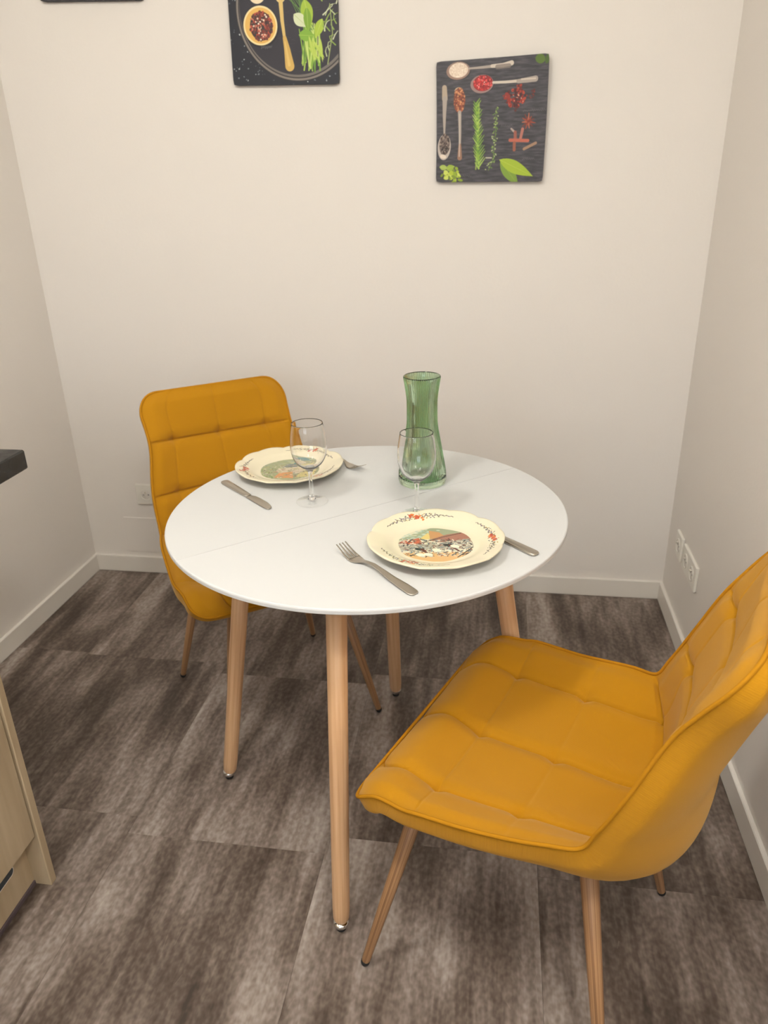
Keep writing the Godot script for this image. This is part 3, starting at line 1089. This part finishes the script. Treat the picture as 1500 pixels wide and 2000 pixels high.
func shell_surface() -> ArrayMesh:
	var st := begin()
	var ns := 120
	var nu := 56
	var rows := []
	var uvs := []
	var run := 0.0
	var last := Vector3.ZERO
	for i in ns + 1:
		var s := 7.0 * i / ns
		if i < 12:
			s = 0.7 * pow(i / 12.0, 1.7)
		if i > ns - 12:
			s = 7.0 - 0.7 * pow((ns - i) / 12.0, 1.7)
		var k := chair_station(s)
		var row := []
		var uv := []
		var c := Vector3(0, k.y, k.z)
		if i > 0:
			run += c.distance_to(last)
		last = c
		var end := minf(s * 0.07, (7.0 - s) * 0.12)
		var e := sqrt(clampf(end / 0.06, 0, 1))
		for j in nu + 1:
			var w := 2.0 * j / nu - 1.0
			var u := signf(w) * (1.0 - pow(1.0 - absf(w), 1.6))
			var thick := 0.009 + 0.020 * e + (0.030 + 0.012 * exp(-pow((s - 3.9) / 0.9, 2))) * e * sqrt(maxf(0.0, 1.0 - pow(absf(u), 3.2)))
			var p := chair_point(k, u)
			var n: Vector3 = k.n
			var g := 0.0028 * exp(-pow((s - 4.0) * k.speed / 0.003, 2))
			row.append(p - n * (thick - g))
			uv.append(Vector2(u * 0.24, run))
		rows.append(row)
		uvs.append(uv)
	for i in ns:
		for j in nu:
			quad(st, rows[i][j + 1], rows[i][j], rows[i + 1][j], rows[i + 1][j + 1], uvs[i][j + 1], uvs[i][j], uvs[i + 1][j], uvs[i + 1][j + 1])
	# the band between the rim of the cushion and the shell
	for i in ns:
		for j in [0, nu]:
			var a: Vector3 = rows[i][j]
			var b: Vector3 = rows[i + 1][j]
			var k0 := chair_station(_shell_s(i, ns))
			var k1 := chair_station(_shell_s(i + 1, ns))
			var u := -1.0 if j == 0 else 1.0
			var c := chair_point(k1, u)
			var d := chair_point(k0, u)
			if j == 0:
				quad(st, b, a, d, c, uvs[i + 1][j], uvs[i][j], uvs[i][j], uvs[i + 1][j])
			else:
				quad(st, a, b, c, d, uvs[i][j], uvs[i + 1][j], uvs[i + 1][j], uvs[i][j])
	for i in [0, ns]:
		var k := chair_station(_shell_s(i, ns))
		for j in nu:
			var w0 := 2.0 * j / nu - 1.0
			var w1 := 2.0 * (j + 1) / nu - 1.0
			var p0 := chair_point(k, signf(w0) * (1.0 - pow(1.0 - absf(w0), 1.6)))
			var p1 := chair_point(k, signf(w1) * (1.0 - pow(1.0 - absf(w1), 1.6)))
			if i == 0:
				quad(st, rows[i][j], rows[i][j + 1], p1, p0, uvs[i][j], uvs[i][j + 1], uvs[i][j + 1], uvs[i][j])
			else:
				quad(st, rows[i][j + 1], rows[i][j], p0, p1, uvs[i][j + 1], uvs[i][j], uvs[i][j], uvs[i][j + 1])
	return finish(st)


func _shell_s(i: int, ns: int) -> float:
	if i < 12:
		return 0.7 * pow(i / 12.0, 1.7)
	if i > ns - 12:
		return 7.0 - 0.7 * pow((ns - i) / 12.0, 1.7)
	return 7.0 * i / ns


func rim_points() -> Array:
	var pts := []
	for i in 91:
		pts.append(chair_point(chair_station(_shell_s(i, 90) if i > 0 else 0.0), 1.0))
	for i in range(90, -1, -1):
		pts.append(chair_point(chair_station(_shell_s(i, 90)), -1.0))
	# even spacing
	var even := []
	var step := 0.008
	var need := 0.0
	for i in pts.size():
		var a: Vector3 = pts[i]
		var b: Vector3 = pts[(i + 1) % pts.size()]
		var l := a.distance_to(b)
		while need < l:
			even.append(a.lerp(b, need / l))
			need += step
		need -= l
	return even


func build_chairs() -> void:
	var t := thing("dining_chair", "mustard yellow quilted dining chair in the foreground beside the right wall", "chair", Vector3(0.216, 0, 1.357), PI / 2 - deg_to_rad(202.16), "mustard upholstered dining chairs")
	part("seat", chair_surface(0.0, 4.0, 180, 240, true), M.fabric_top, t)
	part("backrest", chair_surface(4.0, 7.0, 180, 220, false), M.fabric_top, t)
	part("shell", shell_surface(), M.fabric_shell, t)
	part("piping", tube(rim_points(), 0.0032, 8, true), M.piping, t)
	for sx in [-1.0, 1.0]:
		for sz in [-1.0, 1.0]:
			var foot := Vector3(0.216 * sx, 0.004, (0.228 if sz > 0 else 0.222) * sz)
			var top := Vector3(0.137 * sx, 0.405, (0.141 if sz > 0 else 0.142) * sz)
			var d := (top - foot).normalized()
			var a := foot + d * 0.006
			var len := a.distance_to(top)
			var leg := part("leg", lathe([Vector2(0, 0), Vector2(0.0072, 0), Vector2(0.0082, 0.004), Vector2(0.0110, len * 0.35), Vector2(0.0150, len), Vector2(0, len)], 24), M.oak_leg, t, along(a, top))
			part("foot_cap", lathe([Vector2(0, -0.0088), Vector2(0.0055, -0.0088), Vector2(0.0082, -0.0045), Vector2(0.0084, 0.001), Vector2(0, 0.001)], 20), M.rubber_dark, leg)
	part("mounting_plate", cbox(Vector3(-0.10, 0.380, -0.10), Vector3(0.10, 0.390, 0.10), 0.002), M.rubber_dark, t)
	var o := t.duplicate()
	o.name = numbered("dining_chair")
	add_child(o)
	o.position = Vector3(-0.476, 0, 0.684)
	o.rotation.y = PI / 2 - deg_to_rad(52.28)
	tag(o, "mustard yellow quilted dining chair behind the table near the back wall", "chair", "mustard upholstered dining chairs")


# ---------------------------------------------------------------- kitchen run at the left edge
func build_kitchen() -> void:
	var fx := -0.770
	var group := "pale oak base cabinets under the black worktop"
	var labels := ["pale oak base cabinet whose end panel stands by the dining corner", "pale oak base cabinet further from the dining corner"]
	for k in 2:
		var z0 := 1.386 + 0.6 * k
		var t := thing("base_cabinet", labels[k], "cabinet", Vector3(0, 0, z0), 0.0, group)
		part("body", cbox(Vector3(XL + 0.014, 0.15, 0.001), Vector3(fx - 0.022, 0.860, 0.598), 0.001), M.cabinet_oak, t)
		var dr := part("door", cbox(Vector3(fx - 0.021, 0.146, 0.005), Vector3(fx - 0.003, 0.855, 0.597), 0.0012), M.cabinet_oak, t)
		part("handle", cbox(Vector3(fx - 0.003, 0.80, 0.40), Vector3(fx + 0.018, 0.812, 0.56), 0.002), M.steel, dr)
		var pl := part("plinth", cbox(Vector3(fx - 0.056, 0.012, 0.0), Vector3(fx - 0.038, 0.150, 0.599), 0.0008), M.cabinet_oak, t)
		part("sealing_strip", cbox(Vector3(fx - 0.058, 0.0, 0.0), Vector3(fx - 0.035, 0.012, 0.599), 0.001), M.vinyl_strip, pl)
		if k == 0:
			# vent with rounded ends let into the plinth
			part("vent_rim", slot_mesh(0.045, 0.26, 0.098, 0.0125, fx - 0.0385, fx - 0.0365), M.trim_white, pl)
			part("vent_slot", slot_mesh(0.048, 0.257, 0.098, 0.0095, fx - 0.0385, fx - 0.0360), M.vent_blue, pl)
			part("end_panel", cbox(Vector3(XL + 0.014, 0.0, -0.019), Vector3(fx, 0.860, 0.0), 0.0015), M.cabinet_oak, t)
	var w := part("worktop", cbox(Vector3(XL + 0.001, 0.861, 1.150), Vector3(fx - 0.002, 0.900, 2.6), 0.003), M.worktop_black, self)
	tag(w, "black worktop whose square corner juts in at the left edge", "worktop")


func slot_mesh(z0: float, z1: float, y: float, r: float, x0: float, x1: float) -> ArrayMesh:
	var st := begin()
	st.set_smooth_group(-1)
	var ring := []
	for k in 24:
		var a := TAU * k / 24.0
		var c := z1 - r if sin(a) >= 0 else z0 + r
		ring.append(Vector2(c + sin(a) * r, y + cos(a) * r))
	var mid := Vector3((x0 + x1) / 2, y, (z0 + z1) / 2)
	for k in 24:
		var l := (k + 1) % 24
		face(st, [Vector3(x1, y, (z0 + z1) / 2), Vector3(x1, ring[k].y, ring[k].x), Vector3(x1, ring[l].y, ring[l].x)], mid)
		face(st, [Vector3(x0, ring[k].y, ring[k].x), Vector3(x1, ring[k].y, ring[k].x), Vector3(x1, ring[l].y, ring[l].x), Vector3(x0, ring[l].y, ring[l].x)], mid)
	return finish(st)


# ---------------------------------------------------------------- sockets
func socket_parts(t: Node3D, width: float, holes: Array) -> void:
	# built facing +z, base in the plane z = 0, centred
	part("cover_plate", cbox(Vector3(-width / 2, -0.04, 0), Vector3(width / 2, 0.04, 0.009), 0.0025), M.plastic_white, t)
	for x in holes:
		var ring := part("socket_ring", lathe([Vector2(0.0185, 0.0), Vector2(0.0195, 0.002), Vector2(0.0215, 0.002), Vector2(0.0225, 0.0)], 32), M.plastic_white, t, Transform3D(Basis(Vector3.RIGHT, PI / 2), Vector3(x, 0, 0.009)))
		part("recess", lathe([Vector2(0.0, 0.0004), Vector2(0.0185, 0.0004), Vector2(0.019, 0.0)], 32), M.trim_white, ring)
		for s in [-0.0095, 0.0095]:
			part("contact_hole", lathe([Vector2(0.0026, 0.0), Vector2(0.0026, 0.0008), Vector2(0.0, 0.0008)], 12), M.socket_dark, ring, Transform3D(Basis(), Vector3(s, 0, 0)))
		part("earth_pin", lathe([Vector2(0.0024, 0.0), Vector2(0.0024, 0.007), Vector2(0.0, 0.009)], 12), M.steel, ring, Transform3D(Basis(), Vector3(0, 0, -0.010)))


func build_outlets() -> void:
	var t := thing("wall_outlet", "single white wall socket on the back wall beside the far chair", "socket", Vector3(-1.143, 0.325, 0.0), 0.0, "white wall sockets")
	socket_parts(t, 0.08, [0.0])
	t = thing("wall_outlet", "single white wall socket on the right wall nearest the corner", "socket", Vector3(XR, 0.288, 0.172), -PI / 2, "white wall sockets")
	socket_parts(t, 0.078, [0.0])
	t = thing("wall_outlet", "double white wall socket on the right wall behind the near chair", "socket", Vector3(XR, 0.288, 0.320), -PI / 2, "white wall sockets")
	socket_parts(t, 0.168, [-0.04, 0.04])
	var p := part("access_panel", cbox(Vector3(-1.253, 0.085, 0.0), Vector3(-0.95, 0.228, 0.003), 0.001), M.wall_paint, self)
	tag(p, "cream flat cover panel low on the back wall behind the far chair", "cover panel")


# ---------------------------------------------------------------- canvases
func canvas(size: Vector2, depth: float, warp: Callable, all_over: bool) -> ArrayMesh:
	# front face looks along +z; origin at the centre of the back
	var st := begin()
	var n := 24
	var rc := 0.007
	var P := func(i: int, j: int) -> Vector3:
		var u := 2.0 * i / n - 1.0
		var v := 2.0 * j / n - 1.0
		var p := Vector2(u * size.x / 2, v * size.y / 2)
		# rounded corners
		var c := Vector2(size.x / 2 - rc, size.y / 2 - rc)
		if absf(p.x) > c.x and absf(p.y) > c.y:
			var d := (p.abs() - c)
			d = d.normalized() * minf(rc, d.length())
			p = Vector2(signf(p.x) * (c.x + d.x), signf(p.y) * (c.y + d.y))
		return Vector3(p.x, p.y, depth) + (warp.call(u, v))
	var uvof := func(i: int, j: int) -> Vector2:
		return Vector2(float(i) / n, 1.0 - float(j) / n)
	for i in n:
		for j in n:
			quad(st, P.call(i, j), P.call(i + 1, j), P.call(i + 1, j + 1), P.call(i, j + 1), uvof.call(i, j), uvof.call(i + 1, j), uvof.call(i + 1, j + 1), uvof.call(i, j + 1))
	st.set_smooth_group(1)
	var loop := []
	for i in n:
		loop.append([i, 0])
	for j in n:
		loop.append([n, j])
	for i in n:
		loop.append([n - i, n])
	for j in n:
		loop.append([0, n - j])
	for k in loop.size():
		var a = loop[k]
		var b = loop[(k + 1) % loop.size()]
		var pa: Vector3 = P.call(a[0], a[1])
		var pb: Vector3 = P.call(b[0], b[1])
		var qa := Vector3(pa.x, pa.y, minf(pa.z - 0.012, 0.001))
		var qb := Vector3(pb.x, pb.y, minf(pb.z - 0.012, 0.001))
		qa.z = pa.z - depth + 0.0
		qb.z = pb.z - depth + 0.0
		quad(st, qa, qb, pb, pa, uvof.call(a[0], a[1]), uvof.call(b[0], b[1]), uvof.call(b[0], b[1]), uvof.call(a[0], a[1]))
	return finish(st)


func build_pictures() -> void:
	var group := "square kitchen canvas prints"
	var flat := func(u: float, v: float) -> Vector3:
		return Vector3(0, 0, 0.0)
	# spoons and spices, its upper right corner lifting off the wall
	var bent := func(u: float, v: float) -> Vector3:
		var c := maxf(0.0, (u + v) / 2.0)
		return Vector3(-0.002 * v * v, 0.003 * u * v, 0.010 * c * c * c + 0.002 * u * u)
	var t := thing("canvas_print", "square dark print of silver spoons, red spices and herb sprigs", "picture", Vector3(0.081, 1.508, 0.0), 0.0, group)
	part("canvas", canvas(Vector2(0.306, 0.311), 0.016, bent, true), M.print_spoons, t)
	t = thing("canvas_print", "square dark print of a yellow pepper bowl and green herbs", "picture", Vector3(-0.502, 1.778, 0.0), 0.0, group)
	t.rotation.z = deg_to_rad(-1.5)
	part("canvas", canvas(Vector2(0.311, 0.311), 0.016, flat, true), M.print_tray, t)
	var tm := TextMesh.new()
	var font := SystemFont.new()
	font.font_names = PackedStringArray(["Droid Sans Mono"])
	tm.font = font
	tm.text = "pepper"
	tm.font_size = 16
	tm.pixel_size = 0.00060
	tm.depth = 0.0003
	part("lettering", tm, M.chalk_grey, t, Transform3D(Basis(), Vector3(-0.050, -0.061, 0.0163)))
	t = thing("canvas_print", "dark picture cut off by the top edge, only its lower edge showing", "picture", Vector3(-1.056, 2.010, 0.0), 0.0, group)
	t.rotation.z = deg_to_rad(-2.3)
	part("canvas", canvas(Vector2(0.311, 0.311), 0.016, flat, true), M.print_dark, t)


# ---------------------------------------------------------------- tableware
func plate_mesh() -> ArrayMesh:
	var pr := [Vector2(0.0, 0.003), Vector2(0.060, 0.003), Vector2(0.062, 0.0), Vector2(0.068, 0.0), Vector2(0.071, 0.004), Vector2(0.084, 0.009), Vector2(0.100, 0.0135), Vector2(0.120, 0.0185), Vector2(0.1232, 0.0205), Vector2(0.1236, 0.0222), Vector2(0.1226, 0.0232), Vector2(0.119, 0.0226), Vector2(0.110, 0.0200), Vector2(0.098, 0.0172), Vector2(0.088, 0.0140), Vector2(0.081, 0.0095), Vector2(0.074, 0.0072), Vector2(0.066, 0.0068), Vector2(0.0, 0.0068)]
	var wave := func(i: int, a: float, q: Vector2) -> Vector2:
		var k := clampf((q.x - 0.085) / 0.038, 0, 1)
		k = k * k
		var lobe := absf(sin(a * 3.0 + 0.4))
		var dent := 1.0 - pow(lobe, 0.5)
		var small := absf(sin(a * 6.0 + 0.8))
		return Vector2(q.x * (1.0 - k * (0.030 * dent - 0.006 * small)), q.y + k * (0.0022 * (small - 0.6) - 0.0012 * dent))
	return lathe(pr, 144, wave, 0.26)


func make_glass(label: String, at: Vector3) -> void:
	var t := thing("wine_glass", label, "wine glass", at, 0.0, "empty stemmed wine glasses")
	var H := 0.170
	part("foot", lathe(smooth_profile([Vector2(0, 0.0012), Vector2(0.020, 0.0006), Vector2(0.0315, 0.0), Vector2(0.0330, 0.0008), Vector2(0.0325, 0.0018), Vector2(0.022, 0.0032), Vector2(0.010, 0.0058), Vector2(0.0, 0.0064)], 3), 64), M.glass_sheet, t)
	part("stem", lathe(smooth_profile([Vector2(0, 0.0066), Vector2(0.0085, 0.0068), Vector2(0.0058, 0.0095), Vector2(0.0044, 0.018), Vector2(0.0039, 0.040), Vector2(0.0041, 0.060), Vector2(0.0050, 0.0672), Vector2(0.0062, 0.0690), Vector2(0, 0.0692)], 3), 40), M.glass_clear, t)
	part("bowl", lathe(smooth_profile([Vector2(0, 0.0694), Vector2(0.0060, 0.0698), Vector2(0.0105, 0.0735), Vector2(0.018, 0.0785), Vector2(0.0265, 0.0865), Vector2(0.0330, 0.098), Vector2(0.0366, 0.112), Vector2(0.0375, 0.124), Vector2(0.0368, 0.138), Vector2(0.0349, 0.153), Vector2(0.0320, H - 0.0008), Vector2(0.0316, H), Vector2(0.0312, H - 0.0008), Vector2(0.0340, 0.153), Vector2(0.0359, 0.138), Vector2(0.0366, 0.124), Vector2(0.0357, 0.112), Vector2(0.0321, 0.099), Vector2(0.0256, 0.0880), Vector2(0.017, 0.0803), Vector2(0.009, 0.0760), Vector2(0.0, 0.0748)], 3), 72), M.glass_clear, t)


func smooth_profile(pr: Array, sub: int) -> Array:
	var out := []
	for i in pr.size() - 1:
		for k in sub:
			var t := float(k) / sub
			var a: Vector2 = pr[maxi(i - 1, 0)]
			var b: Vector2 = pr[i]
			var c: Vector2 = pr[i + 1]
			var d: Vector2 = pr[mini(i + 2, pr.size() - 1)]
			var q := b.cubic_interpolate(c, a, d, t)
			if i == 0 or i == pr.size() - 2:
				q = b.lerp(c, t)
			q.x = maxf(q.x, 0.0)
			out.append(q)
	out.append(pr[pr.size() - 1])
	return out


func carafe_mesh() -> ArrayMesh:
	var outer := [Vector2(0.0, 0.002), Vector2(0.046, 0.0), Vector2(0.0505, 0.002), Vector2(0.0528, 0.008), Vector2(0.0525, 0.014), Vector2(0.0482, 0.040), Vector2(0.0420, 0.075), Vector2(0.0360, 0.108), Vector2(0.0328, 0.127), Vector2(0.0317, 0.140), Vector2(0.0314, 0.160), Vector2(0.0315, 0.180), Vector2(0.0322, 0.192), Vector2(0.0345, 0.210), Vector2(0.0382, 0.2335), Vector2(0.0383, 0.2350)]
	var inner := [Vector2(0.0365, 0.2345), Vector2(0.0327, 0.210), Vector2(0.0304, 0.192), Vector2(0.0296, 0.180), Vector2(0.0295, 0.160), Vector2(0.0298, 0.140), Vector2(0.0308, 0.127), Vector2(0.0340, 0.108), Vector2(0.0400, 0.075), Vector2(0.0460, 0.040), Vector2(0.0490, 0.020), Vector2(0.0470, 0.013), Vector2(0.0, 0.011)]
	var pr := []
	for q in outer:
		pr.append(q)
	for q in inner:
		pr.append(q)
	pr = smooth_profile(pr, 2)
	var last_out := outer.size() * 2 - 3
	var rib := func(i: int, a: float, q: Vector2) -> Vector2:
		var on := 1.0 if i > 8 and i < last_out else 0.0
		return Vector2(maxf(q.x + on * 0.0013 * sin(a * 56.0) * clampf(q.x / 0.03, 0, 1), 0.0), q.y)
	return lathe(pr, 448, rib)


func make_fork(label: String, at: Vector3, turn: float) -> void:
	var t := thing("fork", label, "fork", at, turn, "steel table forks")
	var hy := func(z: float) -> float:
		return 0.0012 + 0.003 * smoothstep(0.0, 0.05, z) + 0.0065 * smoothstep(0.05, 0.115, z) - 0.0098 * smoothstep(0.115, 0.160, z) + 0.015 * pow(clampf((z - 0.163) / 0.042, 0, 1), 1.5)
	var st := []
	for q in [[0.0, 0.004], [0.001, 0.0066], [0.004, 0.0090], [0.010, 0.0100], [0.03, 0.0094], [0.06, 0.0074], [0.09, 0.0050], [0.11, 0.0040], [0.13, 0.0036], [0.138, 0.0042], [0.145, 0.0068], [0.150, 0.0096], [0.156, 0.0118], [0.163, 0.0128], [0.168, 0.0130]]:
		st.append([Vector3(0, hy.call(q[0]) + 0.0008, q[0]), q[1], 0.0013])
	part("handle", loft(st), M.steel, t)
	for k in 4:
		var x := (k - 1.5) * 0.0070
		var s2 := []
		for i in 8:
			var z := 0.166 + 0.040 * i / 7.0
			s2.append([Vector3(x * (1.0 - 0.10 * i / 7.0), hy.call(z) + 0.0008, z), lerpf(0.0023, 0.0010, i / 7.0), lerpf(0.0012, 0.0007, i / 7.0)])
		part("tine", loft(s2), M.steel, t)


func make_knife(label: String, at: Vector3, turn: float) -> void:
	var t := thing("knife", label, "knife", at, turn, "steel table knives")
	var st := []
	for q in [[0.0, 0.004, 0.0016], [0.001, 0.0068, 0.002], [0.004, 0.0088, 0.0025], [0.010, 0.0097, 0.0028], [0.05, 0.0088, 0.0029], [0.09, 0.0076, 0.0027], [0.108, 0.0070, 0.0022], [0.113, 0.0066, 0.0014]]:
		st.append([Vector3(0, 0.0030, q[0]), q[1], q[2]])
	part("handle", loft(st), M.steel, t)
	st = []
	for q in [[0.112, 0.0064, 0.0], [0.118, 0.0070, 0.0], [0.126, 0.0096, 0.0022], [0.145, 0.0103, 0.0026], [0.170, 0.0104, 0.0026], [0.190, 0.0088, 0.0014], [0.199, 0.0062, 0.0004], [0.204, 0.0026, -0.0012]]:
		st.append([Vector3(q[2], 0.0022, q[0]), q[1], 0.0008])
	part("blade", loft(st), M.steel, t)


func heading(a: Vector2, b: Vector2) -> float:
	return atan2(b.x - a.x, b.y - a.y)


func build_tableware() -> void:
	var y := TOP_Y + 0.0002
	var pm := plate_mesh()
	var p := part("dinner_plate", pm, M.plate_market, self, Transform3D(Basis(), Vector3(0.031, y, 1.196)))
	tag(p, "cream scalloped plate with a busy town scene, nearest the viewer", "plate", "cream dinner plates with painted scenes")
	p = part("dinner_plate", pm, M.plate_village, self, Transform3D(Basis(), Vector3(-0.337, y, 0.838)))
	tag(p, "cream scalloped plate with a green village scene, before the far chair", "plate", "cream dinner plates with painted scenes")
	make_glass("empty wine glass in front of the green carafe", Vector3(-0.0185, y, 1.053))
	make_glass("empty wine glass in front of the village plate", Vector3(-0.244, y, 1.006))
	var g := part("carafe", carafe_mesh(), M.glass_green, self, Transform3D(Basis(), Vector3(-0.027, y, 0.869)))
	tag(g, "green ribbed glass carafe with a narrow neck", "carafe")
	make_fork("steel fork lying left of the nearest plate", Vector3(0.014, y, 1.370), heading(Vector2(0.014, 1.370), Vector2(-0.139, 1.226)))
	make_knife("steel knife half hidden under the nearest plate's right rim", Vector3(0.210, y, 1.211), heading(Vector2(0.210, 1.211), Vector2(0.065, 1.068)))
	make_knife("steel knife lying before the far plate, blade towards the table centre", Vector3(-0.469, y, 0.916), heading(Vector2(-0.469, 0.916), Vector2(-0.320, 1.056)))
	make_fork("steel fork half hidden behind the far plate's right rim", Vector3(-0.318, y, 0.684), heading(Vector2(-0.318, 0.684), Vector2(-0.169, 0.824)))
